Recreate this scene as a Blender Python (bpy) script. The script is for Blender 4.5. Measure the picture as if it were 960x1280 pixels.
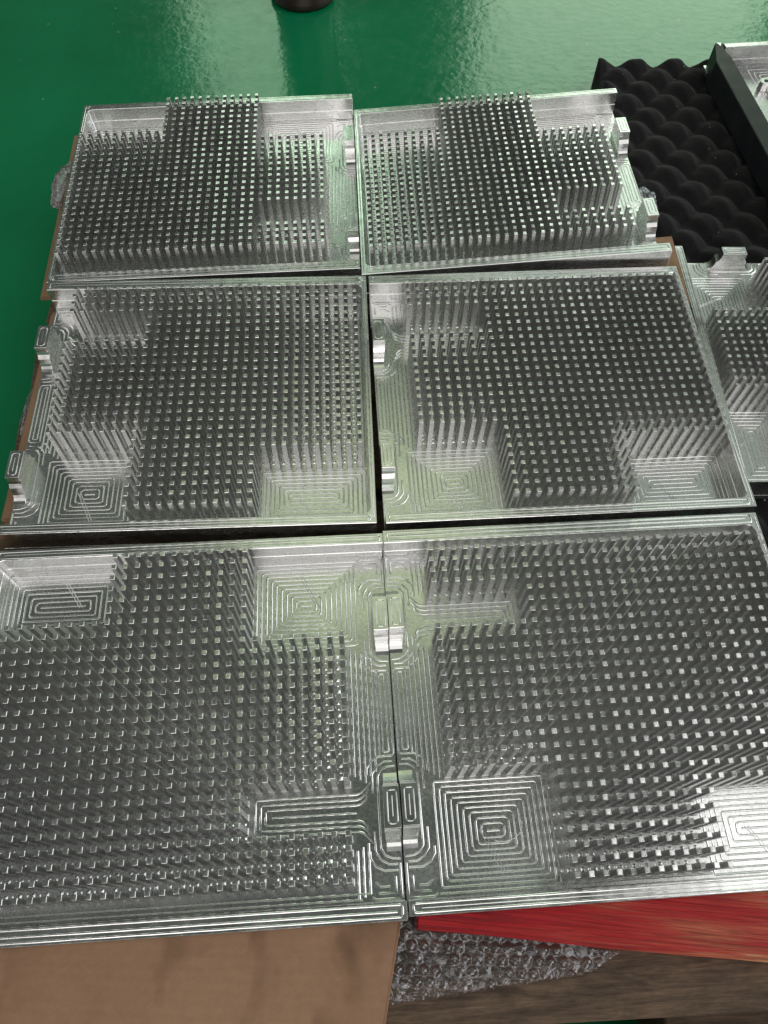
import bpy, bmesh, math, random
from mathutils import Vector, Matrix

# ------------------------------------------------------------------ clear
for o in list(bpy.data.objects):
    bpy.data.objects.remove(o)
scene = bpy.context.scene
COL = scene.collection
MM = 0.001
LIFT = 140.0            # the plates' rims lie 140 mm above the floor; z below is in mm from the rims

def P3(x, y, z):
    return Vector((x * MM, y * MM, (z + LIFT) * MM))

# ------------------------------------------------------------------ camera
PITCH, ROLL, CAMH, FPX = math.radians(61.4056), math.radians(1.8988), 605.76, 950.0
cs, sn = math.cos(PITCH), math.sin(PITCH)
cr, sr = math.cos(ROLL), math.sin(ROLL)
fw = Vector((0, cs, -sn)); up0 = Vector((0, sn, cs)); rt0 = Vector((1, 0, 0))
RT = cr * rt0 + sr * up0
UP = -sr * rt0 + cr * up0
cam_d = bpy.data.cameras.new('camera')
cam = bpy.data.objects.new('camera', cam_d); COL.objects.link(cam)
m = Matrix((RT, UP, -fw)).transposed().to_4x4()
m.translation = P3(0, 0, CAMH)
cam.matrix_world = m
cam_d.sensor_fit = 'VERTICAL'; cam_d.sensor_height = 36.0; cam_d.sensor_width = 27.0
cam_d.lens = FPX / 1280.0 * 36.0
cam_d.clip_start = 0.01; cam_d.clip_end = 100
scene.camera = cam

# ------------------------------------------------------------------ light: an even workshop ambience, roof lights and a far window front
w = bpy.data.worlds.new('World'); scene.world = w; w.use_nodes = True
bg = w.node_tree.nodes['Background']
bg.inputs['Color'].default_value = (0.80, 0.90, 0.82, 1)
bg.inputs['Strength'].default_value = 0.09

def area(name, loc, target, sx, sy, radiance, col):
    l = bpy.data.lights.new(name, 'AREA'); l.shape = 'RECTANGLE'
    l.size = sx; l.size_y = sy; l.color = col
    l.energy = radiance * math.pi * sx * sy
    o = bpy.data.objects.new(name, l); COL.objects.link(o)
    o.location = loc
    o.rotation_euler = (Vector(target) - Vector(loc)).to_track_quat('-Z', 'Y').to_euler()
    return o
area('roof_light_front', (3.5, 0.2, 4.6), (3.5, 0.2, 0), 3.0, 1.9, 2.3, (1.0, 0.99, 0.97))
area('roof_light_middle', (-0.1, 2.7, 4.6), (-0.1, 2.7, 0), 1.9, 2.1, 0.75, (0.86, 1.0, 0.62))
area('roof_light_right', (2.7, 3.3, 4.6), (2.7, 3.3, 0), 1.6, 1.7, 0.5, (0.85, 1.0, 0.88))
area('window_front_right', (1.60, 5.8, 2.15), (1.60, 0, 2.0), 2.1, 2.1, 2.9, (0.78, 1.0, 0.74))
area('clerestory_front_right', (1.90, 5.8, 4.1), (1.90, 0, 3.6), 2.7, 1.5, 1.15, (0.84, 1.0, 0.86))
area('window_front_left', (-1.1, 5.8, 3.1), (-1.1, 0, 3.1), 0.9, 2.6, 2.2, (0.7, 1.0, 0.7))
area('window_side_right', (5.0, 1.5, 2.6), (0, 1.5, 1.0), 5.0, 3.0, 2.6, (0.97, 1.0, 1.0))
area('window_side_left', (-5.0, 1.5, 2.6), (0, 1.5, 1.0), 5.0, 3.0, 1.0, (1.0, 0.98, 0.95))
area('roof_light_behind', (0.4, -3.2, 4.6), (0.4, -3.2, 0), 7.0, 3.6, 1.1, (1.0, 0.97, 0.95))
area('window_behind', (0.3, -5.0, 2.6), (0.3, 0, 1.0), 4.5, 2.8, 2.6, (1.0, 0.95, 0.92))

scene.view_settings.view_transform = 'Standard'
scene.view_settings.look = 'None'
scene.view_settings.exposure = 0
scene.view_settings.gamma = 1
scene.render.engine = 'CYCLES'
scene.cycles.max_bounces = 10
scene.cycles.glossy_bounces = 8
scene.cycles.transparent_max_bounces = 12

# ------------------------------------------------------------------ helpers
def mesh_obj(name, verts, faces, mat, parent=None, smooth=False, scale=MM):
    me = bpy.data.meshes.new(name)
    me.from_pydata([(v[0] * scale, v[1] * scale, v[2] * scale) for v in verts], [], faces)
    me.update()
    if smooth:
        for p in me.polygons: p.use_smooth = True
    me.materials.append(mat)
    o = bpy.data.objects.new(name, me); COL.objects.link(o)
    if parent: o.parent = parent
    return o

def bm_obj(name, bm, mat, parent=None, smooth=False):
    bmesh.ops.recalc_face_normals(bm, faces=bm.faces)
    bmesh.ops.scale(bm, vec=(MM, MM, MM), verts=bm.verts)
    me = bpy.data.meshes.new(name); bm.to_mesh(me); bm.free()
    if smooth:
        for p in me.polygons: p.use_smooth = True
    me.materials.append(mat)
    o = bpy.data.objects.new(name, me); COL.objects.link(o)
    if parent: o.parent = parent
    return o

def prism(bm, poly, z0, z1):
    """extrude a plan polygon from z0 to z1"""
    b = [bm.verts.new((x, y, z0)) for x, y in poly]
    t = [bm.verts.new((x, y, z1)) for x, y in poly]
    n = len(poly)
    bm.faces.new(list(reversed(b))); bm.faces.new(t)
    for i in range(n):
        bm.faces.new((b[i], b[(i + 1) % n], t[(i + 1) % n], t[i]))

def bevel_sharp(bm, off, seg=1, ang=40):
    bm.normal_update()
    es = [e for e in bm.edges if len(e.link_faces) == 2 and e.calc_face_angle(0) > math.radians(ang)]
    bmesh.ops.bevel(bm, geom=es, offset=off, segments=seg, profile=0.5, affect='EDGES', clamp_overlap=True)

def box(bm, x0, y0, z0, x1, y1, z1):
    prism(bm, [(x0, y0), (x1, y0), (x1, y1), (x0, y1)], z0, z1)

def tag(o, label, cat, group=None, kind=None):
    if label: o['label'] = label
    if cat: o['category'] = cat
    if group: o['group'] = group
    if kind: o['kind'] = kind
    return o

def empty(name, mat4=None):
    o = bpy.data.objects.new(name, None); COL.objects.link(o)
    o.empty_display_size = 0.05
    if mat4 is not None: o.matrix_world = mat4
    return o

# ------------------------------------------------------------------ materials
def new_mat(name):
    mt = bpy.data.materials.new(name); mt.use_nodes = True
    nt = mt.node_tree; b = nt.nodes['Principled BSDF']
    return mt, nt, b
def node(nt, t, **kw):
    n = nt.nodes.new(t)
    for k, v in kw.items(): setattr(n, k, v)
    return n
def noise(nt, vec, scale, detail=3, rough=0.55, dist=0.0):
    n = node(nt, 'ShaderNodeTexNoise')
    n.inputs['Scale'].default_value = scale; n.inputs['Detail'].default_value = detail
    n.inputs['Roughness'].default_value = rough; n.inputs['Distortion'].default_value = dist
    if vec is not None: nt.links.new(vec, n.inputs['Vector'])
    return n
def ramp(nt, fac, stops):
    r = node(nt, 'ShaderNodeValToRGB')
    while len(r.color_ramp.elements) < len(stops): r.color_ramp.elements.new(0.5)
    for e, (p, c) in zip(r.color_ramp.elements, stops):
        e.position = p; e.color = c if len(c) == 4 else (*c, 1)
    nt.links.new(fac, r.inputs['Fac'])
    return r
def maprange(nt, val, a, b, c, d):
    r = node(nt, 'ShaderNodeMapRange')
    r.inputs[1].default_value = a; r.inputs[2].default_value = b
    r.inputs[3].default_value = c; r.inputs[4].default_value = d
    nt.links.new(val, r.inputs[0]); return r
def mapping(nt, src, scale=(1, 1, 1), rot=(0, 0, 0)):
    mp = node(nt, 'ShaderNodeMapping'); mp.inputs['Scale'].default_value = scale
    mp.inputs['Rotation'].default_value = rot
    nt.links.new(src, mp.inputs['Vector']); return mp
def bump(nt, b, height, strength, dist):
    n = node(nt, 'ShaderNodeBump'); n.inputs['Strength'].default_value = strength
    n.inputs['Distance'].default_value = dist
    nt.links.new(height, n.inputs['Height']); nt.links.new(n.outputs[0], b.inputs['Normal'])
    return n

def aluminium(name, rough=(0.22, 0.36), col=(0.80, 0.80, 0.795), stretch=(60, 60, 60), bstr=0.25, chatter=0.0):
    mt, nt, b = new_mat(name)
    b.inputs['Metallic'].default_value = 1.0
    tc = node(nt, 'ShaderNodeTexCoord')
    mp = mapping(nt, tc.outputs['Object'], stretch)
    n1 = noise(nt, mp.outputs[0], 8.0, 4, 0.6)
    n2 = noise(nt, tc.outputs['Object'], 14.0, 3, 0.6)
    r = maprange(nt, n1.outputs[0], 0.3, 0.7, *rough)
    r2 = maprange(nt, n2.outputs[0], 0.3, 0.7, -0.05, 0.07)
    ad = node(nt, 'ShaderNodeMath', operation='ADD')
    nt.links.new(r.outputs[0], ad.inputs[0]); nt.links.new(r2.outputs[0], ad.inputs[1])
    nt.links.new(ad.outputs[0], b.inputs['Roughness'])
    cm = ramp(nt, n2.outputs[0], [(0.25, tuple(c * 0.90 for c in col)), (0.75, col)])
    nt.links.new(cm.outputs[0], b.inputs['Base Color'])
    h = n1.outputs[0]
    if chatter:
        wv = node(nt, 'ShaderNodeTexWave', wave_type='BANDS', bands_direction='X')
        wv.inputs['Scale'].default_value = 26; wv.inputs['Distortion'].default_value = 3.0
        wv.inputs['Detail'].default_value = 2
        nt.links.new(mapping(nt, tc.outputs['Object'], (1, 1, 0.15)).outputs[0], wv.inputs['Vector'])
        mx = node(nt, 'ShaderNodeMath', operation='MULTIPLY_ADD')
        nt.links.new(wv.outputs['Fac'], mx.inputs[0]); mx.inputs[1].default_value = chatter
        nt.links.new(n1.outputs[0], mx.inputs[2]); h = mx.outputs[0]
    bump(nt, b, h, bstr, 0.0004)
    return mt
M_RIM = aluminium('aluminium_rim', (0.18, 0.30), (0.80, 0.80, 0.795), stretch=(12, 12, 70), bstr=0.06, chatter=1.2)
M_BASE = aluminium('aluminium_floor', (0.20, 0.31), (0.77, 0.77, 0.765), stretch=(50, 50, 50), bstr=0.10)
M_RIDGE = aluminium('aluminium_ridge', (0.14, 0.24), (0.84, 0.84, 0.835), stretch=(80, 80, 80), bstr=0.08)
M_PIN = aluminium('aluminium_pin', (0.22, 0.34), (0.71, 0.71, 0.705), stretch=(20, 20, 120), bstr=0.75)

def floor_material():
    mt, nt, b = new_mat('green_epoxy')
    tc = node(nt, 'ShaderNodeTexCoord'); ob = tc.outputs['Object']
    n1 = noise(nt, ob, 1.6, 5, 0.62, 0.6)
    n2 = noise(nt, ob, 38, 4, 0.65)
    c = ramp(nt, n1.outputs[0], [(0.25, (0.001, 0.140, 0.050)), (0.55, (0.002, 0.190, 0.072)), (0.8, (0.006, 0.230, 0.095))])
    # pale scuffs: long thin streaks
    sc = noise(nt, mapping(nt, ob, (3.0, 26.0, 1), (0, 0, 0.5)).outputs[0], 3.0, 6, 0.75, 1.2)
    scm = ramp(nt, sc.outputs[0], [(0.62, (0, 0, 0)), (0.80, (0.4, 0.4, 0.4))])
    mx = node(nt, 'ShaderNodeMixRGB'); mx.inputs[2].default_value = (0.06, 0.24, 0.14, 1)
    nt.links.new(scm.outputs[0], mx.inputs[0]); nt.links.new(c.outputs[0], mx.inputs[1])
    # dust specks
    vo = node(nt, 'ShaderNodeTexVoronoi'); vo.inputs['Scale'].default_value = 24
    nt.links.new(ob, vo.inputs['Vector'])
    sp = ramp(nt, vo.outputs['Distance'], [(0.025, (0.75, 0.75, 0.75)), (0.05, (0, 0, 0))])
    mx2 = node(nt, 'ShaderNodeMixRGB'); mx2.inputs[2].default_value = (0.30, 0.42, 0.32, 1)
    nt.links.new(sp.outputs[0], mx2.inputs[0]); nt.links.new(mx.outputs[0], mx2.inputs[1])
    nt.links.new(mx2.outputs[0], b.inputs['Base Color'])
    r = maprange(nt, n2.outputs[0], 0.3, 0.7, 0.11, 0.22)
    nt.links.new(r.outputs[0], b.inputs['Roughness'])
    b.inputs['Specular IOR Level'].default_value = 0.6
    ad = node(nt, 'ShaderNodeMath', operation='ADD')
    n3 = noise(nt, ob, 75, 2, 0.5)
    nt.links.new(n3.outputs[0], ad.inputs[0])
    m2 = node(nt, 'ShaderNodeMath', operation='MULTIPLY'); m2.inputs[1].default_value = 0.25
    nt.links.new(n2.outputs[0], m2.inputs[0]); nt.links.new(m2.outputs[0], ad.inputs[1])
    bump(nt, b, ad.outputs[0], 0.30, 0.0016)
    return mt

def foam_material():
    mt, nt, b = new_mat('black_foam')
    tc = node(nt, 'ShaderNodeTexCoord')
    n = noise(nt, tc.outputs['Object'], 420, 3, 0.7)
    c = ramp(nt, n.outputs[0], [(0.3, (0.006, 0.006, 0.007)), (0.7, (0.016, 0.015, 0.016))])
    vo = node(nt, 'ShaderNodeTexVoronoi'); vo.inputs['Scale'].default_value = 55
    nt.links.new(tc.outputs['Object'], vo.inputs['Vector'])
    sp = ramp(nt, vo.outputs['Distance'], [(0.035, (1, 1, 1)), (0.06, (0, 0, 0))])
    mx = node(nt, 'ShaderNodeMixRGB'); mx.inputs[2].default_value = (0.30, 0.30, 0.32, 1)
    nt.links.new(sp.outputs[0], mx.inputs[0]); nt.links.new(c.outputs[0], mx.inputs[1])
    nt.links.new(mx.outputs[0], b.inputs['Base Color'])
    b.inputs['Roughness'].default_value = 0.95
    b.inputs['Specular IOR Level'].default_value = 0.1
    b.inputs['Sheen Weight'].default_value = 0.12
    bump(nt, b, n.outputs[0], 0.6, 0.002)
    return mt

def cardboard_material():
    mt, nt, b = new_mat('cardboard')
    tc = node(nt, 'ShaderNodeTexCoord'); ob = tc.outputs['Object']
    n1 = noise(nt, ob, 7, 5, 0.6, 0.4)
    n2 = noise(nt, mapping(nt, ob, (1, 1, 1)).outputs[0], 130, 5, 0.75)
    n3 = noise(nt, ob, 300, 2, 0.6)
    c = ramp(nt, n1.outputs[0], [(0.28, (0.24, 0.140, 0.082)), (0.48, (0.32, 0.190, 0.115)), (0.75, (0.37, 0.225, 0.14))])
    mx = node(nt, 'ShaderNodeMixRGB', blend_type='MULTIPLY'); mx.inputs[0].default_value = 0.45
    c2 = ramp(nt, n2.outputs[0], [(0.35, (0.78, 0.76, 0.74)), (0.65, (1, 1, 1))])
    nt.links.new(c.outputs[0], mx.inputs[1]); nt.links.new(c2.outputs[0], mx.inputs[2])
    st = noise(nt, mapping(nt, ob, (9, 6, 1)).outputs[0], 2.2, 3, 0.5, 0.2)
    stm = ramp(nt, st.outputs[0], [(0.55, (0, 0, 0)), (0.66, (0.34, 0.34, 0.34)), (0.74, (0.62, 0.62, 0.62))])
    mx2 = node(nt, 'ShaderNodeMixRGB'); mx2.inputs[2].default_value = (0.09, 0.045, 0.025, 1)
    nt.links.new(stm.outputs[0], mx2.inputs[0]); nt.links.new(mx.outputs[0], mx2.inputs[1])
    nt.links.new(mx2.outputs[0], b.inputs['Base Color'])
    b.inputs['Roughness'].default_value = 0.75
    b.inputs['Specular IOR Level'].default_value = 0.25
    wv = node(nt, 'ShaderNodeTexWave', wave_type='BANDS', bands_direction='Y')
    wv.inputs['Scale'].default_value = 42; wv.inputs['Distortion'].default_value = 0.6
    nt.links.new(ob, wv.inputs['Vector'])
    hm = node(nt, 'ShaderNodeMath', operation='MULTIPLY_ADD'); hm.inputs[1].default_value = 0.35
    nt.links.new(wv.outputs['Fac'], hm.inputs[0]); nt.links.new(n3.outputs[0], hm.inputs[2])
    bump(nt, b, hm.outputs[0], 0.40, 0.0007)
    return mt

def wood_material(name, dark, light, grain=0):
    mt, nt, b = new_mat(name)
    tc = node(nt, 'ShaderNodeTexCoord'); ob = tc.outputs['Object']
    n1 = noise(nt, mapping(nt, ob, (6, 60, 60)).outputs[0], 2.2, 6, 0.75, 1.5)
    n2 = noise(nt, mapping(nt, ob, (30, 300, 300)).outputs[0], 2.0, 5, 0.75)
    c = ramp(nt, n1.outputs[0], [(0.28, dark), (0.72, light)])
    mx = node(nt, 'ShaderNodeMixRGB', blend_type='MULTIPLY'); mx.inputs[0].default_value = 0.7
    c2 = ramp(nt, n2.outputs[0], [(0.35, (0.55, 0.53, 0.5)), (0.6, (1, 1, 1))])
    nt.links.new(c.outputs[0], mx.inputs[1]); nt.links.new(c2.outputs[0], mx.inputs[2])
    n4 = noise(nt, mapping(nt, ob, (1, 2.5, 1)).outputs[0], 22, 5, 0.7, 0.8)
    c4 = ramp(nt, n4.outputs[0], [(0.32, (0.42, 0.40, 0.38)), (0.62, (1.1, 1.08, 1.05))])
    mx4 = node(nt, 'ShaderNodeMixRGB', blend_type='MULTIPLY'); mx4.inputs[0].default_value = 0.8
    nt.links.new(mx.outputs[0], mx4.inputs[1]); nt.links.new(c4.outputs[0], mx4.inputs[2])
    nt.links.new(mx4.outputs[0], b.inputs['Base Color'])
    b.inputs['Roughness'].default_value = 0.8
    bump(nt, b, n2.outputs[0], 0.6, 0.0015)
    return mt

def red_material():
    mt, nt, b = new_mat('worn_red_paint')
    tc = node(nt, 'ShaderNodeTexCoord'); ob = tc.outputs['Object']
    st = noise(nt, mapping(nt, ob, (4.0, 120, 30)).outputs[0], 1.6, 6, 0.7, 1.0)
    big = noise(nt, mapping(nt, ob, (5, 14, 5)).outputs[0], 1.5, 2, 0.5)
    ad = node(nt, 'ShaderNodeMath', operation='MULTIPLY_ADD'); ad.inputs[1].default_value = 0.7
    nt.links.new(big.outputs[0], ad.inputs[0]); nt.links.new(st.outputs[0], ad.inputs[2])
    # the paint is worn away towards the plank's right half
    sx = node(nt, 'ShaderNodeSeparateXYZ'); nt.links.new(ob, sx.inputs[0])
    wx = maprange(nt, sx.outputs['X'], 0.03, 0.26, -0.28, -0.04)
    a2 = node(nt, 'ShaderNodeMath', operation='ADD')
    nt.links.new(ad.outputs[0], a2.inputs[0]); nt.links.new(wx.outputs[0], a2.inputs[1])
    c = ramp(nt, a2.outputs[0], [(0.35, (0.16, 0.003, 0.006)), (0.58, (0.40, 0.005, 0.010)), (0.76, (0.42, 0.030, 0.024)), (0.92, (0.46, 0.12, 0.06)), (1.0, (0.54, 0.24, 0.11))])
    gr = noise(nt, mapping(nt, ob, (9, 420, 60)).outputs[0], 1.8, 4, 0.7, 0.6)
    gm = ramp(nt, gr.outputs[0], [(0.36, (0.35, 0.28, 0.28)), (0.52, (1, 1, 1))])
    mg = node(nt, 'ShaderNodeMixRGB', blend_type='MULTIPLY'); mg.inputs[0].default_value = 0.75
    nt.links.new(c.outputs[0], mg.inputs[1]); nt.links.new(gm.outputs[0], mg.inputs[2])
    nt.links.new(mg.outputs[0], b.inputs['Base Color'])
    b.inputs['Roughness'].default_value = 0.45
    b.inputs['Specular IOR Level'].default_value = 0.3
    bump(nt, b, st.outputs[0], 0.6, 0.003)
    return mt

def wrap_material():
    mt, nt, b = new_mat('clear_film')
    out = nt.nodes['Material Output']; nt.nodes.remove(b)
    tc = node(nt, 'ShaderNodeTexCoord')
    n = noise(nt, tc.outputs['Object'], 110, 3, 0.65, 2.5)
    bp = node(nt, 'ShaderNodeBump'); bp.inputs['Strength'].default_value = 0.28; bp.inputs['Distance'].default_value = 0.0025
    nt.links.new(n.outputs[0], bp.inputs['Height'])
    fr = node(nt, 'ShaderNodeFresnel'); fr.inputs['IOR'].default_value = 1.55
    nt.links.new(bp.outputs[0], fr.inputs['Normal'])
    ad = node(nt, 'ShaderNodeMath', operation='MULTIPLY_ADD'); ad.inputs[1].default_value = 1.6; ad.inputs[2].default_value = 0.04
    nt.links.new(fr.outputs[0], ad.inputs[0])
    tr = node(nt, 'ShaderNodeBsdfTransparent'); tr.inputs['Color'].default_value = (0.90, 0.90, 0.93, 1)
    gl = node(nt, 'ShaderNodeBsdfGlossy'); gl.inputs['Roughness'].default_value = 0.05
    gl.inputs['Color'].default_value = (0.98, 0.97, 1.0, 1)
    nt.links.new(bp.outputs[0], gl.inputs['Normal'])
    df = node(nt, 'ShaderNodeBsdfDiffuse'); df.inputs['Color'].default_value = (0.75, 0.75, 0.8, 1)
    m0 = node(nt, 'ShaderNodeMixShader'); m0.inputs[0].default_value = 0.03
    nt.links.new(tr.outputs[0], m0.inputs[1]); nt.links.new(df.outputs[0], m0.inputs[2])
    m1 = node(nt, 'ShaderNodeMixShader')
    nt.links.new(ad.outputs[0], m1.inputs[0]); nt.links.new(m0.outputs[0], m1.inputs[1]); nt.links.new(gl.outputs[0], m1.inputs[2])
    nt.links.new(m1.outputs[0], out.inputs['Surface'])
    return mt

def plain(name, col, rough, metal=0.0, bumpscale=0, bstr=0.2):
    mt, nt, b = new_mat(name)
    tc = node(nt, 'ShaderNodeTexCoord')
    n = noise(nt, tc.outputs['Object'], 30, 4, 0.6)
    c = ramp(nt, n.outputs[0], [(0.3, tuple(x * 0.75 for x in col)), (0.7, col)])
    nt.links.new(c.outputs[0], b.inputs['Base Color'])
    r = maprange(nt, n.outputs[0], 0.3, 0.7, rough * 0.85, rough * 1.15)
    nt.links.new(r.outputs[0], b.inputs['Roughness'])
    b.inputs['Metallic'].default_value = metal
    if bumpscale:
        n2 = noise(nt, tc.outputs['Object'], bumpscale, 3, 0.6)
        bump(nt, b, n2.outputs[0], bstr, 0.0005)
    return mt

M_FLOOR = floor_material()
M_FOAM = foam_material()
M_CARD = cardboard_material()
M_WOOD = wood_material('pallet_wood', (0.055, 0.035, 0.023), (0.23, 0.150, 0.098))
M_RED = red_material()
M_WRAP = wrap_material()
M_BLACK = plain('black_anodised', (0.010, 0.012, 0.015), 0.5, 0.0, 200, 0.1)
M_RUBBER = plain('dark_brown_rubber', (0.022, 0.013, 0.010), 0.35, 0.0, 60, 0.2)

# ------------------------------------------------------------------ setting: the floor
fl = mesh_obj('floor', [(-3500, -2500, 0), (3500, -2500, 0), (3500, 7000, 0), (-3500, 7000, 0)], [(0, 1, 2, 3)], M_FLOOR)
tag(fl, 'glossy green painted workshop floor', 'floor', kind='structure')

# ------------------------------------------------------------------ pallet
def rot2(x, y, a):
    c, s = math.cos(a), math.sin(a); return (x * c - y * s, x * s + y * c)

PA = math.radians(4.2)
pal = empty('wooden_pallet', Matrix.Translation(P3(-42, 395, -LIFT)) @ Matrix.Rotation(PA, 4, 'Z'))
tag(pal, 'weathered grey brown wooden pallet under the aluminium plates', 'pallet')
rng = random.Random(4)
y = -582.0
k = 0
while y < 500:
    wdt = 98.0
    bm = bmesh.new(); box(bm, -333, 0, 70, 333, wdt, 87); 
    for v in bm.verts:
        v.co.x += rng.uniform(-4, 4); v.co.z += rng.uniform(-.5, .3)
    bevel_sharp(bm, 1.2, 1)
    o = bm_obj('deck_board', bm, M_WOOD, pal)
    o.location = (rng.uniform(-3, 3) * MM, y * MM, 0)
    y += wdt + rng.uniform(14, 20); k += 1
for x in (-320, -45, 230):
    bm = bmesh.new(); box(bm, x, -575, 0.4, x + 90, 520, 69.8); bevel_sharp(bm, 1.5)
    bm_obj('stringer', bm, M_WOOD, pal)

# ------------------------------------------------------------------ cardboard pads on the pallet
def pad(name, poly, ztop, thick, label, seed, kname='cardboard'):
    """a pad of corrugated sheets lying on one another"""
    rg = random.Random(seed)
    cx = sum(p[0] for p in poly) / len(poly); cy = sum(p[1] for p in poly) / len(poly)
    root = empty(name, Matrix.Translation(P3(cx, cy, ztop - thick)))
    n = max(1, round(thick / 4.0)); t = thick / n
    for i in range(n):
        bm = bmesh.new()
        off = (0, 0) if i == n - 1 else (rg.uniform(-4, 4), rg.uniform(-4, 4))
        pl = [(p[0] - cx + off[0], p[1] - cy + off[1]) for p in poly]
        prism(bm, pl, i * t + 0.1, (i + 1) * t - 0.1); bevel_sharp(bm, 0.5)
        bm_obj('sheet', bm, M_CARD, root)
    tag(root, label, kname)
    return root
pad('cardboard_pad', [(-345, -330), (-30, -330), (20.8, 4), (23, 40), (-8, 275), (-330, 262), (-392, 300)], -36.8, 15.8,
    'large brown cardboard sheet under the front left plate, bare along the bottom', 1)
pad('cardboard_pad', [(-362, 330), (-20, 352), (-48, 600), (-376, 590)], -36.8, 15.8,
    'brown cardboard sheet under the middle left plate, showing at its left edge', 4)
pad('cardboard_pad', [(45, 130), (313, 140), (318, 290), (20, 280)], -36.8, 15.8,
    'brown cardboard sheet hidden under the front right plate', 5)
pad('cardboard_pad', [(20, 355), (318, 375), (341, 640), (337, 744), (270, 732), (200, 640), (0, 600)], -36.8, 15.8,
    'brown cardboard showing between the middle right plate and the plate on foam', 2)
pad('cardboard_pad', [(-400, 620), (-60, 650), (-50, 890), (-425, 905)], -44.0, 8.0,
    'strip of brown cardboard sticking out left of the back left plate', 3)

# ------------------------------------------------------------------ red plank under the front right plate
def back(u, v, z):
    d = fw + RT * ((u - 480) / FPX) - UP * ((v - 640) / FPX)
    t = (z - CAMH) / d.z
    return (d.x * t, d.y * t)
rp = back(521, 1162, -37.2); rq = back(960, 1204, -37.2)
ra = math.atan2(rq[1] - rp[1], rq[0] - rp[0])
red = empty('red_plank', Matrix.Translation(P3(rp[0], rp[1], -53)) @ Matrix.Rotation(ra, 4, 'Z'))
bm = bmesh.new(); box(bm, 0, 0, 0.2, 430, 88, 15.6)
bmesh.ops.subdivide_edges(bm, edges=bm.edges[:], cuts=8, use_grid_fill=True)
for v in bm.verts:
    v.co.z += 0.35 * math.sin(v.co.x * 0.05 + v.co.y * 0.11); v.co.y += 0.5 * math.sin(v.co.x * 0.031)
bevel_sharp(bm, 1.0)
bm_obj('board', bm, M_RED, red)
tag(red, 'red painted wooden plank with worn paint, under the front right plate', 'plank')

# ------------------------------------------------------------------ bubble wrap
def wrap_sheet(name, poly, nx, ny, z0, crumple, bub, label, seed, thick=3.2, zfun=None):
    """sheet of air bubbles on a quad patch (four plan corners), crumpled"""
    rg = random.Random(seed)
    ph = [(rg.uniform(0, 6.28), rg.uniform(0.03, 0.20), rg.uniform(0, 6.28)) for _ in range(9)]
    A, B, Cc, D = [Vector((*p, 0)) for p in poly]
    cx = sum(p[0] for p in poly) / 4; cy = sum(p[1] for p in poly) / 4
    verts = []; faces = []
    for j in range(ny + 1):
        for i in range(nx + 1):
            u, v = i / nx, j / ny
            q = (A * (1 - u) + B * u) * (1 - v) + (D * (1 - u) + Cc * u) * v
            h = 0
            for a, f_, b_ in ph:
                h += abs(math.sin((q.x * math.cos(a) + q.y * math.sin(a)) * f_ + b_))
            h = (h / 9) ** 1.2 * crumple
            row = math.floor(q.y / (bub * 0.866)); ox = (row % 2) * bub / 2
            colm = math.floor((q.x + ox) / bub)
            dx = ((q.x + ox) % bub) - bub / 2; dy = (q.y % (bub * 0.866)) - bub * 0.433
            rr = math.hypot(dx, dy) / (bub * 0.45)
            if rr < 1:
                full = random.Random(row * 977 + colm * 31 + seed).choice((0.15, 0.5, 0.8, 1.0, 1.0))
                h += thick * full * (1 - rr ** 2.4)
            e = min(u, 1 - u, v, 1 - v)
            jx = rg.uniform(-1, 1) * (1.5 if e == 0 else 0.0)
            verts.append((q.x - cx + jx, q.y - cy + jx, h + 0.4))
    for j in range(ny):
        for i in range(nx):
            a = j * (nx + 1) + i
            faces.append((a, a + 1, a + nx + 2, a + nx + 1))
    o = mesh_obj(name, verts, faces, M_WRAP, smooth=True)
    o.location = P3(cx, cy, z0)
    tag(o, label, 'bubble wrap', 'pieces of bubble wrap')
    return o
b1 = back(497, 1150, -46); b2 = back(850, 1192, -48); b3 = back(476, 1256, -50); b4 = back(742, 1214, -50)
wrap_sheet('bubble_wrap', [b3, b4, (240, 25), (b1[0] - 6, 25)], 260, 110, -52.7, 7.0, 9.0,
           'crumpled clear bubble wrap below the red plank at the bottom', 11, thick=3.4)

def wad(name, u, v, z, sx, sy, sz, label, seed):
    """a crumpled lump of bubble wrap"""
    rg = random.Random(seed)
    x, y = back(u, v, z)
    bm = bmesh.new()
    bmesh.ops.create_icosphere(bm, subdivisions=5, radius=1)
    dirs = [(Vector((rg.gauss(0, 1), rg.gauss(0, 1), rg.gauss(0, 1))), rg.uniform(0, 6.28)) for _ in range(14)]
    for vt in bm.verts:
        n = vt.co.copy(); s = 0
        for d, p in dirs: s += abs(math.sin(n.dot(d) * 3.2 + p))
        r = 0.62 + 0.06 * s + rg.uniform(-.015, .015)
        vt.co = Vector((n.x * r * sx, n.y * r * sy, max(n.z * r * sz, -sz * 0.8)))
    o = bm_obj(name, bm, M_WRAP)
    o.location = P3(x, y, z)
    tag(o, label, 'bubble wrap', 'pieces of bubble wrap')
wad('bubble_wrap', 80, 233, -38, 11, 34, 12, 'wad of clear bubble wrap squeezed out left of the back left plate', 21)
wad('bubble_wrap', 41, 512, -50, 7, 30, 8, 'strip of clear bubble wrap at the left edge of the middle left plate', 22)
wad('bubble_wrap', 806, 258, -30, 12, 26, 14, 'small wad of clear bubble wrap between the back right plate and the foam', 23)

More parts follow.
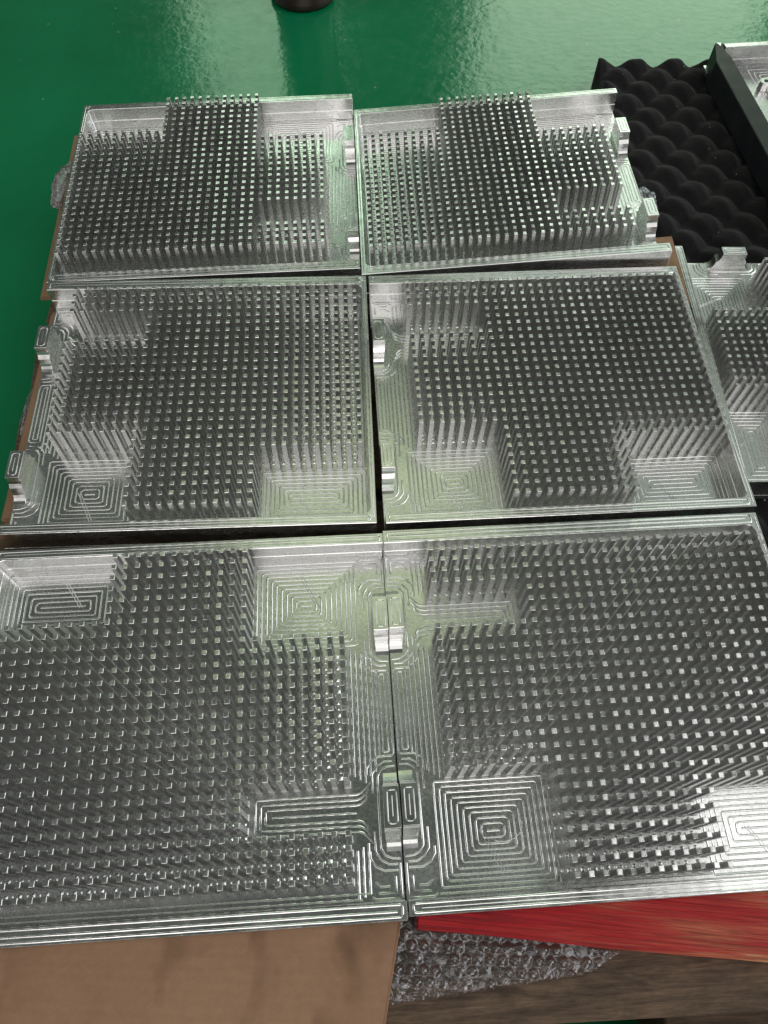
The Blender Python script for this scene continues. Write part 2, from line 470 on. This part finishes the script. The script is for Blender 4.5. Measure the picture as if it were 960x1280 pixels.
# ------------------------------------------------------------------ the pin plates
PW, PH = 342.5, 305.9
X0, Y0, PITCHMM = -131.7, 125.4, 10.0
ZF = -28.0              # pocket floor, rims at 0
ZB = -36.0              # underside
WT, WB, WR = 12.5, 10.0, 5.4
PIN_TOP = 16.5
def has_pin(c, r):
    if c <= 8 and (5 <= r <= 7 or r >= 20): return False
    if c >= 21 and r >= 22: return False
    return True
PINS = [(c, r) for r in range(1, 28) for c in range(1, 31) if has_pin(c, r)]
def pin_xy(c, r): return X0 + (c - 1) * PITCHMM, Y0 - (r - 1) * PITCHMM

def u_shape(grow):
    """plan of the rim: three walls, round inner corners, open to the left"""
    x0, x1 = -PW / 2, PW / 2; y0, y1 = -PH / 2, PH / 2
    if grow:
        x1i, y0i, y1i = x1 - WR - grow, y0 + WB + grow, y1 - WT - grow
        x1, y0, y1, x0 = x1 - 1.0, y0 + 1.0, y1 - 1.0, x0 + 0.6
    else:
        x1i, y0i, y1i = x1 - WR, y0 + WB, y1 - WT
    R = 7.0
    pts = [(x0, y0), (x1, y0), (x1, y1), (x0, y1), (x0, y1i)]
    for i in range(7):
        a = math.radians(90 - 15 * i); pts.append((x1i - R + R * math.cos(a), y1i - R + R * math.sin(a)))
    for i in range(7):
        a = math.radians(0 - 15 * i); pts.append((x1i - R + R * math.cos(a), y0i + R + R * math.sin(a)))
    pts.append((x0, y0i))
    return pts

def rim_mesh():
    bm = bmesh.new()
    prism(bm, u_shape(0), ZF, 0); bevel_sharp(bm, 0.45)
    bm2 = bmesh.new(); prism(bm2, u_shape(0.9), ZF + 0.05, -15.5); bevel_sharp(bm2, 0.35)
    tmp = bpy.data.meshes.new('t'); bm2.to_mesh(tmp); bm2.free(); bm.from_mesh(tmp); bpy.data.meshes.remove(tmp)
    return bm

def ear_mesh(yc):
    prof = [(-29, 0), (-25.5, 0.7), (-22.8, 2.4), (-20.9, 5), (-19.9, 8.2), (-19.3, 12), (-19.0, 15.5), (-17.6, 17.5), (-16.0, 20), (-15.2, 24), (-15, 32)]
    prof = [(a, b * 0.82) for a, b in prof]
    prof = prof + [(-a, b) for a, b in reversed(prof)]
    bm = bmesh.new()
    L = [bm.verts.new((-PW / 2, yc + a, ZF + b)) for a, b in prof]
    def xin(a): return -PW / 2 + 11.5 + 2.5 * (1 - (min(abs(a), 22) / 22) ** 2)
    Rr = [bm.verts.new((xin(a), yc + a, ZF + b)) for a, b in prof]
    n = len(prof)
    bm.faces.new(L); bm.faces.new(list(reversed(Rr)))
    for i in range(n):
        bm.faces.new((L[i], Rr[i], Rr[(i + 1) % n], L[(i + 1) % n]))
    bmesh.ops.recalc_face_normals(bm, faces=bm.faces)
    bevel_sharp(bm, 0.5, 1, 45)
    return bm

class Ridges:
    """thin raised lines left by the milling cutter"""
    def __init__(s, seed=0): s.v = []; s.f = []; s.r = random.Random(seed)
    def line(s, pts, z, w=0.85, h=0.42, closed=False):
        # cut long runs into short steps so that they waver a little
        dens = []
        n = len(pts); rng_ = range(n if closed else n - 1)
        for i in rng_:
            a = Vector(pts[i]); b = Vector(pts[(i + 1) % n]); L = (b - a).length
            k = max(1, int(L / 9))
            for j in range(k): dens.append(a + (b - a) * j / k)
        if not closed: dens.append(Vector(pts[-1]))
        P = dens; n = len(P)
        if n < 2: return
        base = len(s.v)
        for i in range(n):
            p0 = P[i - 1] if (i > 0 or closed) else P[i]
            p1 = P[(i + 1) % n] if (i < n - 1 or closed) else P[i]
            d0 = (P[i] - p0); d1 = (p1 - P[i])
            if d0.length < 1e-6: d0 = d1
            if d1.length < 1e-6: d1 = d0
            t = (d0.normalized() + d1.normalized())
            if t.length < 1e-3: t = d1.normalized()
            t.normalize(); nn = Vector((-t.y, t.x))
            c = max(0.5, nn.dot(Vector((-d1.normalized().y, d1.normalized().x))))
            ww = w * s.r.uniform(0.88, 1.1) / c; hh = h * s.r.uniform(0.85, 1.1)
            q = P[i] + nn * s.r.uniform(-.04, .04)
            l = q + nn * ww; r = q - nn * ww
            ml = q + nn * ww * 0.55; mr = q - nn * ww * 0.55
            s.v += [(l.x, l.y, z - 0.02), (ml.x, ml.y, z + hh * .72), (q.x, q.y, z + hh), (mr.x, mr.y, z + hh * .72), (r.x, r.y, z - 0.02)]
        m_ = n if closed else n - 1
        for i in range(m_):
            a = base + 5 * i; b = base + 5 * ((i + 1) % n)
            s.f += [(a + q_, b + q_, b + 1 + q_, a + 1 + q_) for q_ in range(4)]
    def rrect(s, x0, y0, x1, y1, r, z, **k):
        r = max(0.05, min(r, (x1 - x0) / 2 - 0.05, (y1 - y0) / 2 - 0.05))
        pts = []
        for cx, cy, a0 in ((x1 - r, y1 - r, 0), (x0 + r, y1 - r, 90), (x0 + r, y0 + r, 180), (x1 - r, y0 + r, 270)):
            for i in range(4):
                a = math.radians(a0 + 30 * i); pts.append((cx + r * math.cos(a), cy + r * math.sin(a)))
        s.line(pts, z, closed=True, **k)
    def nest(s, x0, y0, x1, y1, step, z, r0=2.0):
        i = 0
        while x1 - x0 > 2.5 and y1 - y0 > 2.5:
            s.rrect(x0, y0, x1, y1, r0 * s.r.uniform(.5, 1.7), z, w=s.r.uniform(.68, .88), h=s.r.uniform(.32, .44))
            x0 += step * s.r.uniform(.9, 1.1); x1 -= step * s.r.uniform(.9, 1.1)
            y0 += step * s.r.uniform(.88, 1.06); y1 -= step * s.r.uniform(.88, 1.06); i += 1
        if x1 - x0 > 2 : s.line([(x0, (y0 + y1) / 2), (x1, (y0 + y1) / 2)], z)
    def dot(s, x, y, z, w, h):
        b = len(s.v)
        s.v += [(x - w, y - w, z - .02), (x + w, y - w, z - .02), (x + w, y + w, z - .02), (x - w, y + w, z - .02), (x, y, z + h)]
        s.f += [(b, b + 1, b + 4), (b + 1, b + 2, b + 4), (b + 2, b + 3, b + 4), (b + 3, b, b + 4)]

ST = 4.3
def floor_marks():
    R = Ridges(1); z = ZF
    # corner pockets: nested passes and the ramp by which the cutter came out
    R.nest(-144, -135.2, -57, -59.5, ST, z)
    R.line([(-146, -139.2), (-57, -139.2)], z)
    R.line([(-112, -96), (-97, -128)], z, w=0.5); R.line([(-109.5, -96), (-94.5, -128)], z, w=0.4)
    R.nest(63.5, -139.5, 163.5, -79.5, ST, z)
    R.line([(96, -107), (112, -132)], z, w=0.5); R.line([(98.5, -107), (114.5, -132)], z, w=0.4)
    # slot between the ear and the pins: nested hairpins
    for i in range(3):
        o = 1.2 + i * 4.0
        yt, yb, xr = 91.5 - o, 62 + o, -58 - o
        R.line([(-150 + i * 1.5, yt + 9 - i), (-146, yt + 4), (-142, yt + 1), (-138, yt), (xr - 1.5, yt), (xr, yt - 1.5), (xr, yb + 1.5), (xr - 1.5, yb), (-138, yb), (-142, yb - 1), (-146, yb - 4), (-150 + i * 1.5, yb - 9 + i)], z)
    R.line([(-138, 76.8), (-72, 76.8)], z)
    # long passes along the open side
    for i, x in enumerate((-137.6, -141.9, -146.2)):
        R.line([(x, 138 - i * 2), (x, 104 - i * 2.5)], z)
        R.line([(x, 50 + i * 2.5), (x, -57 + (i * 3 if i else 0))], z)
    for i, x in enumerate((-150.5, -154.8)):
        R.line([(x, 50 - i * 3), (x, -50 + i * 3)], z)
    # passes round each ear
    for yc in (77, -78):
        for k in range(3):
            o = k * 4.0
            x = -155.6 + k * 4.2; e = 33.5 + 4.2 * k
            if k == 0:
                R.line([(-170, yc + e + 0.5), (x - 8, yc + e), (x - 3, yc + e - 2), (x, yc + e - 7), (x, yc - e + 7), (x - 3, yc - e + 2), (x - 8, yc - e), (-170, yc - e - .5)], z)
            else:
                R.line([(-168, yc + e), (x - 10, yc + e), (x - 4, yc + e - 3), (x, yc + e - 9), (x, yc + 14 * k), ], z)
                R.line([(x, yc - 14 * k), (x, yc - e + 9), (x - 4, yc - e + 3), (x - 10, yc - e), (-168, yc - e)], z)
    R.nest(-169.5, -36, -158.5, 35, 3.4, z, 1.6)
    for yy, sg in ((138.0, -1), (-140.5, 1)):
        R.line([(-169.5, yy + sg * 24), (-169.5, yy), (-150, yy), (-147, yy + sg * 2)], z)
        R.line([(-165.5, yy + sg * 15), (-165.5, yy + sg * 4), (-152, yy + sg * 4)], z)
        R.line([(-161, yy + sg * 8.5), (-154, yy + sg * 8.2), (-150, yy + sg * 12)], z)
        # passes along the walls
    R.line([(-146, 133.6), (160, 133.6)], z); R.line([(-140, 137.4), (160, 137.4)], z)
    R.line([(-55, -138.4), (62, -138.4)], z); R.line([(163.4, 132), (163.4, -76)], z)
    # little cusps left between the pins
    for c, r in PINS:
        if has_pin(c + 1, r + 1) and has_pin(c + 1, r) and has_pin(c, r + 1) and c < 30 and r < 27:
            x, y = pin_xy(c, r)
            R.dot(x + 5 + R.r.uniform(-.3, .3), y - 5 + R.r.uniform(-.3, .3), z, 1.5, R.r.uniform(.8, 1.3))
            if R.r.random() < .7: R.dot(x + 5, y + R.r.uniform(-.6, .6), z, 1.0, .7)
            if R.r.random() < .7: R.dot(x + R.r.uniform(-.6, .6), y - 5, z, 1.0, .7)
    return R
def rim_marks():
    R = Ridges(2); z = 0.0
    a, b = -PW / 2, PW / 2; c, d = -PH / 2, PH / 2
    R.rrect(a + 3.2, d - WT + 2.2, b - 6.5, d - 2.4, 2.4, z, w=.75, h=.38)
    R.line([(a + 7, d - WT / 2 + .3), (b - 12, d - WT / 2 + .3)], z, w=.75, h=.38)
    R.rrect(a + 3.2, c + 2.2, b - 6.5, c + WB - 2.0, 2.0, z, w=.75, h=.38)
    R.line([(a + 9, c + WB / 2), (b - 12, c + WB / 2)], z, w=.35, h=.2)
    R.line([(b - 2.7, c + 4), (b - 2.7, d - 4)], z, w=.75, h=.38)
    for s_, y in ((-1, c), (1, d)):
        for k in range(3): R.line([(b - 9 + k * 2.4, y - s_ * 2), (b - 5 + k * 1.6, y - s_ * 9)], z, w=.35, h=.25)
    return R
def ear_marks(yc):
    R = Ridges(int(yc)); z = ZF + 32 * 0.82
    R.rrect(-PW / 2 + 2.4, yc - 12, -PW / 2 + 9.6, yc + 12, 2.4, z, w=.5, h=.35)
    R.line([(-PW / 2 + 6, yc - 8), (-PW / 2 + 6, yc + 7)], z, w=.4, h=.3)
    return R

# pin meshes: a slender square post, flared at its foot, top cut very slightly out of level
def pin_geo(tx, ty):
    h0, h1, ft = 2.2, 2.0, 2.8
    H = PIN_TOP - ZF
    ring = lambda s, z: [(-s, -s, z), (s, -s, z), (s, s, z), (-s, s, z)]
    v = ring(ft, 0) + ring(h0, 1.3) + ring(h1, H - 0.35)
    s = h1 - 0.32
    v += [(x, y, H + x * tx + y * ty) for x, y, _ in ring(s, 0)]
    f = []
    for k in range(3):
        for i in range(4):
            j = (i + 1) % 4
            f.append((4 * k + i, 4 * k + j, 4 * k + 4 + j, 4 * k + 4 + i))
    f.append((12, 13, 14, 15))
    return v, f
prg = random.Random(77)
PIN_VARIANTS = [pin_geo(math.tan(math.radians(prg.gauss(0, 2.1))), math.tan(math.radians(prg.gauss(0, 2.1)))) for _ in range(8)]
pin_meshes = []
for v, f in PIN_VARIANTS:
    me = bpy.data.meshes.new('pin')
    me.from_pydata([(a * MM, b * MM, c * MM) for a, b, c in v], [], f); me.materials.append(M_PIN); pin_meshes.append(me)

def me_of(bm_or_r, name, mat):
    if isinstance(bm_or_r, Ridges):
        me = bpy.data.meshes.new(name)
        me.from_pydata([(a * MM, b * MM, c * MM) for a, b, c in bm_or_r.v], [], bm_or_r.f)
        for p in me.polygons: p.use_smooth = len(p.vertices) == 4
    else:
        bmesh.ops.recalc_face_normals(bm_or_r, faces=bm_or_r.faces)
        bmesh.ops.scale(bm_or_r, vec=(MM, MM, MM), verts=bm_or_r.verts)
        me = bpy.data.meshes.new(name); bm_or_r.to_mesh(me); bm_or_r.free()
    me.materials.append(mat); return me
bm = bmesh.new(); prism(bm, [(-PW / 2, -PH / 2), (PW / 2, -PH / 2), (PW / 2, PH / 2), (-PW / 2, PH / 2)], ZB, ZF - 0.02); bevel_sharp(bm, 0.5)
ME_BASE = me_of(bm, 'base', M_BASE)
ME_RIM = me_of(rim_mesh(), 'rim', M_RIM)
EARS = (77.0, -78.0)
ME_EAR = [me_of(ear_mesh(y), 'ear', M_RIM) for y in EARS]
ME_FM = me_of(floor_marks(), 'floor_tool_marks', M_RIDGE)
ME_RM = me_of(rim_marks(), 'rim_tool_marks', M_RIDGE)
ME_EM = [me_of(ear_marks(y), 'ear_tool_marks', M_RIDGE) for y in EARS]

def link(name, me, parent, loc=None):
    o = bpy.data.objects.new(name, me); COL.objects.link(o); o.parent = parent
    if loc: o.location = loc
    return o

CAMP = P3(0, 0, CAMH)
def in_frame(p):
    d = p - CAMP; z = d.dot(fw)
    u = 480 + FPX * d.dot(RT) / z; v = 640 - FPX * d.dot(UP) / z
    return z > 0 and -5 <= u <= 965 and -5 <= v <= 1285

def plate(x, y, deg, z, tx, ty, label, seed, flip=0):
    """tx, ty: slope of the plate along its image-up and image-right directions; flip: turned by this many degrees"""
    a = math.radians(deg)
    ex = Vector((math.cos(a), math.sin(a), ty)).normalized()
    ey = Vector((-math.sin(a), math.cos(a), tx)).normalized()
    ez = ex.cross(ey).normalized(); ey = ez.cross(ex)
    mtx = Matrix((ex, ey, ez)).transposed().to_4x4()
    mtx = mtx @ Matrix.Rotation(math.radians(flip), 4, 'Z')
    org = P3(x, y, z) + ez * (ZB * MM)
    mtx.translation = org
    root = empty('heat_sink_plate', mtx)
    tag(root, label, 'metal plate', 'machined aluminium pin plates')
    up_ = Vector((0, 0, -ZB * MM))
    link('base', ME_BASE, root, up_)
    rm = link('rim', ME_RIM, root, up_); link('tool_marks', ME_RM, rm)['kind'] = 'stuff'
    for me, em in zip(ME_EAR, ME_EM):
        e = link('ear', me, root, up_); link('tool_marks', em, e)['kind'] = 'stuff'
    link('tool_marks', ME_FM, root, up_)['kind'] = 'stuff'
    rg = random.Random(seed)
    colv = [rg.randrange(8) for _ in range(40)]
    lst = []
    for c, r in PINS:
        px, py = pin_xy(c, r)
        loc = Vector((px * MM, py * MM, (ZF - ZB) * MM))
        wp = mtx @ (loc + Vector((0, 0, 40 * MM)))
        key = (0 if in_frame(wp) else 1, (wp - CAMP).length)
        # neighbours in one column share most of the cutter's slant
        var = colv[c] if rg.random() < 0.75 else rg.randrange(8)
        lst.append((key, c, r, loc, var))
    lst.sort(key=lambda t: t[0])
    for key, c, r, loc, var in lst[:300]:
        o = link('pin', pin_meshes[var], root, loc)
        o.rotation_euler = (rg.gauss(0, .005), rg.gauss(0, .005), rg.gauss(0, .02))
    vs, fs = [], []
    for key, c, r, loc, var in lst[300:]:
        b = len(vs); pv, pf = PIN_VARIANTS[var]
        gx, gy = rg.gauss(0, .005), rg.gauss(0, .005)
        vs += [(p[0] + loc.x / MM + p[2] * gx, p[1] + loc.y / MM + p[2] * gy, p[2] + loc.z / MM) for p in pv]
        fs += [tuple(i + b for i in q) for q in pf]
    o = mesh_obj('remaining_pins', vs, fs, M_PIN, root); o['kind'] = 'stuff'
    return root

plate(-157.8, 141.3, 5.11, 0, 0, 0, 'aluminium pin plate at the front left, its near edge over the bare brown cardboard', 5, 180)
plate(183.9, 174.8, 5.33, 0, 0, 0, 'aluminium pin plate at the front right, its near edge over the red plank', 6, 0)
plate(-188.0, 459.1, 4.17, 0, 0, 0, 'middle row left aluminium pin plate, its two ears towards the green floor', 3, 0)
plate(158.8, 486.4, 5.12, 0, 0, 0, 'middle row right aluminium pin plate, beside the plate that lies on the foam', 4, 0)
plate(-217.44, 770.9, 4.44, -0.87, 0.01, 0.03, 'back row left aluminium pin plate, green floor behind it and on its left', 1, 180)
plate(124.8, 798.9, 4.6, -0.40, -0.03, 0.07, 'back row right aluminium pin plate, tilted, its ears beside the black egg-crate foam', 2, 180)

# plate seven lies lower, on the foam, turned a quarter; only its left part is in the picture
A7 = back(843, 307, -61); t7 = math.radians(2.5)
d7 = (math.sin(t7), -math.cos(t7)); e7 = (math.cos(t7), math.sin(t7))
c7 = (A7[0] + d7[0] * PW / 2 + e7[0] * PH / 2, A7[1] + d7[1] * PW / 2 + e7[1] * PH / 2)
plate(c7[0], c7[1], 2.5, -61, 0, 0, 'aluminium pin plate cut off by the right edge, lying on the black foam', 7, -90)

# ------------------------------------------------------------------ black egg-crate foam on the floor
def foam():
    zt = -97.5
    FL = back(749, 70, zt + 3)
    ang = math.radians(-1.2 + 4.0)
    W_, L_ = 560, 980
    root_loc = P3(FL[0], FL[1], -LIFT)
    sp = 34.0
    nx, ny = 150, 262
    v = []; f = []
    H = zt + LIFT
    for j in range(ny + 1):
        for i in range(nx + 1):
            x = i / nx * W_; y = -j / ny * L_
            best = 1e9
            for oy in (0, 1):
                gx = 60.0; gy = 66.0
                kx = round((x - oy * gx / 2) / gx); ky = round((y - oy * gy / 2) / gy)
                best = min(best, math.hypot(x - oy * gx / 2 - kx * gx, y - oy * gy / 2 - ky * gy))
            t = min(1.0, best / 30.0)
            h = (1 - t * t) ** 1.5
            z = H - 15 * (1 - h) + 0.6 * math.sin(x * .3 + y * .2)
            x += 1.2 * math.sin(y * .07 + x * .02); y += 1.2 * math.sin(x * .06)
            v.append((x, y, z))
    for j in range(ny):
        for i in range(nx):
            a = j * (nx + 1) + i
            f.append((a, a + nx + 1, a + nx + 2, a + 1))
    # sides and underside
    ring = [i for i in range(nx + 1)] + [j * (nx + 1) + nx for j in range(1, ny + 1)] + [ny * (nx + 1) + i for i in range(nx - 1, -1, -1)] + [j * (nx + 1) for j in range(ny - 1, 0, -1)]
    b0 = len(v)
    for r in ring: v.append((v[r][0], v[r][1], 0.4))
    n = len(ring)
    for k in range(n):
        f.append((ring[k], ring[(k + 1) % n], b0 + (k + 1) % n, b0 + k))
    f.append(tuple(b0 + k for k in range(n)))
    o = mesh_obj('egg_crate_foam', v, f, M_FOAM, smooth=True)
    o.location = root_loc; o.rotation_euler = (0, 0, ang)
    tag(o, 'sheet of black egg-crate foam on the green floor at the right', 'foam')
foam()

# ------------------------------------------------------------------ black sided tray at the top right
def tray():
    z = -58.0
    TL = back(895, 77, z); N = back(960, 196, z)
    a = math.atan2(N[1] - TL[1], N[0] - TL[0])          # direction of its left side, towards the viewer
    root = empty('black_sided_tray', Matrix.Translation(P3(TL[0], TL[1], -97)) @ Matrix.Rotation(a + math.pi / 2, 4, 'Z'))
    tag(root, 'aluminium tray with a thick black side, cut off by the top right corner', 'tray')
    def loc_of(u, v, zz):
        q = back(u, v, zz); dx, dy = q[0] - TL[0], q[1] - TL[1]; t = -(a + math.pi / 2)
        return (dx * math.cos(t) - dy * math.sin(t), dx * math.sin(t) + dy * math.cos(t))
    far = loc_of(912, 54, z)[1]
    D, Wd, H = 330, 260, 39
    bm = bmesh.new(); box(bm, 6, -D, 0.5, Wd, far - 2, 8); bevel_sharp(bm, .6); bm_obj('base', bm, M_BASE, root)
    # far wall with a ledge
    bm = bmesh.new(); box(bm, 27.2, far - 9, 8.05, Wd, far, H); bevel_sharp(bm, .5); bm_obj('back_wall', bm, M_RIM, root)
    bm = bmesh.new(); box(bm, 27.2, far - 10.6, 8.1, Wd - 10, far - 9.02, 20); bevel_sharp(bm, .4); bm_obj('ledge', bm, M_RIM, root)
    # black side: cut far corner, waist on the inside, chamfered long edge
    plan = [(0, -D), (0, 0), (13, far + 1), (27, far + 1), (24.5, far - 8), (23.5, far - 17), (24.5, far - 26), (27, far - 33), (27, -D)]
    bm = bmesh.new(); prism(bm, plan, 0.6, H + 0.6); bevel_sharp(bm, 1.6, 2, 35)
    bm_obj('side_wall', bm, M_BLACK, root)['label'] = 'thick black side wall with a cut corner'
    # bare metal notch at its far end
    bm = bmesh.new(); prism(bm, [(16, far + 1.3), (23, far + 1.3), (19.5, far - 7)], H - 6, H + 0.9); bm_obj('notch', bm, M_RIM, root)
    bx, by = loc_of(958, 101, -77)
    bm = bmesh.new()
    prism(bm, [(bx + 10 * math.cos(i * math.pi / 8), by + 9 * math.sin(i * math.pi / 8)) for i in range(16)], 8.05, 20)
    box(bm, bx + 2, by - 40, 8.05, bx + 30, by - 5, 15); bevel_sharp(bm, .8)
    bo = bm_obj('boss', bm, M_RIM, root)
    bm = bmesh.new(); prism(bm, [(bx + 3.2 * math.cos(i * math.pi / 6), by + 3.2 * math.sin(i * math.pi / 6)) for i in range(12)], 20.02, 20.5)
    bm_obj('hole', bm, M_BLACK, bo)
    R = Ridges(9); R.rrect(30, far - 6.5, Wd - 5, far - 2, 1.2, H, w=.4, h=.3)
    R.nest(72, -300, 240, far - 20, 7, 8.0)
    me = me_of(R, 'tool_marks', M_RIDGE); link('tool_marks', me, root)['kind'] = 'stuff'
tray()

# ------------------------------------------------------------------ round dark foot at the top edge
def foot():
    x, y = back(379, -5, -LIFT)
    prof = [(0.5, 0.4), (50, 0.4), (55, 2), (57, 6), (56, 12), (52, 20), (49, 40), (47.5, 120), (47, 420), (45, 424), (0.5, 424)]
    N = 40; v = []; f = []
    for r, z in prof:
        for i in range(N): v.append((r * math.cos(6.28318 * i / N), r * math.sin(6.28318 * i / N), z))
    for k in range(len(prof) - 1):
        for i in range(N):
            j = (i + 1) % N
            f.append((k * N + i, k * N + j, (k + 1) * N + j, (k + 1) * N + i))
    o = mesh_obj('round_post', v, f, M_RUBBER, smooth=True)
    o.location = P3(x, y, -LIFT)
    tag(o, 'dark round post foot on the green floor at the top edge', 'post')
foot()

# ------------------------------------------------------------------ a curl of swarf left in a pocket
def shaving():
    x0, y0 = back(640, 1040, ZF)
    pts = []
    for i in range(25):
        t = i / 24; ang = -1.9 + 2.1 * t
        pts.append(Vector((x0 + 17 * math.cos(ang) - 9, y0 + 13 * math.sin(ang) + 6, ZF + 1.0 + 1.6 * math.sin(t * 3.1) + 0.4 * math.sin(t * 26))))
    v = []; f = []
    for i, p in enumerate(pts):
        d = (pts[min(i + 1, 24)] - pts[max(i - 1, 0)]).normalized()
        n1 = d.cross(Vector((0, 0, 1))).normalized(); n2 = n1.cross(d)
        for k in range(5):
            a = 6.28318 * k / 5; q = p + n1 * 0.34 * math.cos(a) + n2 * 0.34 * math.sin(a)
            v.append((q.x - x0, q.y - y0, q.z - ZF))
    for i in range(24):
        for k in range(5):
            a = i * 5 + k; b = i * 5 + (k + 1) % 5
            f.append((a, b, b + 5, a + 5))
    o = mesh_obj('metal_shaving', v, f, M_RIDGE, smooth=True)
    o.location = P3(x0, y0, ZF)
    tag(o, 'thin bright curl of metal shaving in the near left pocket of the front right plate', 'metal shaving')
shaving()
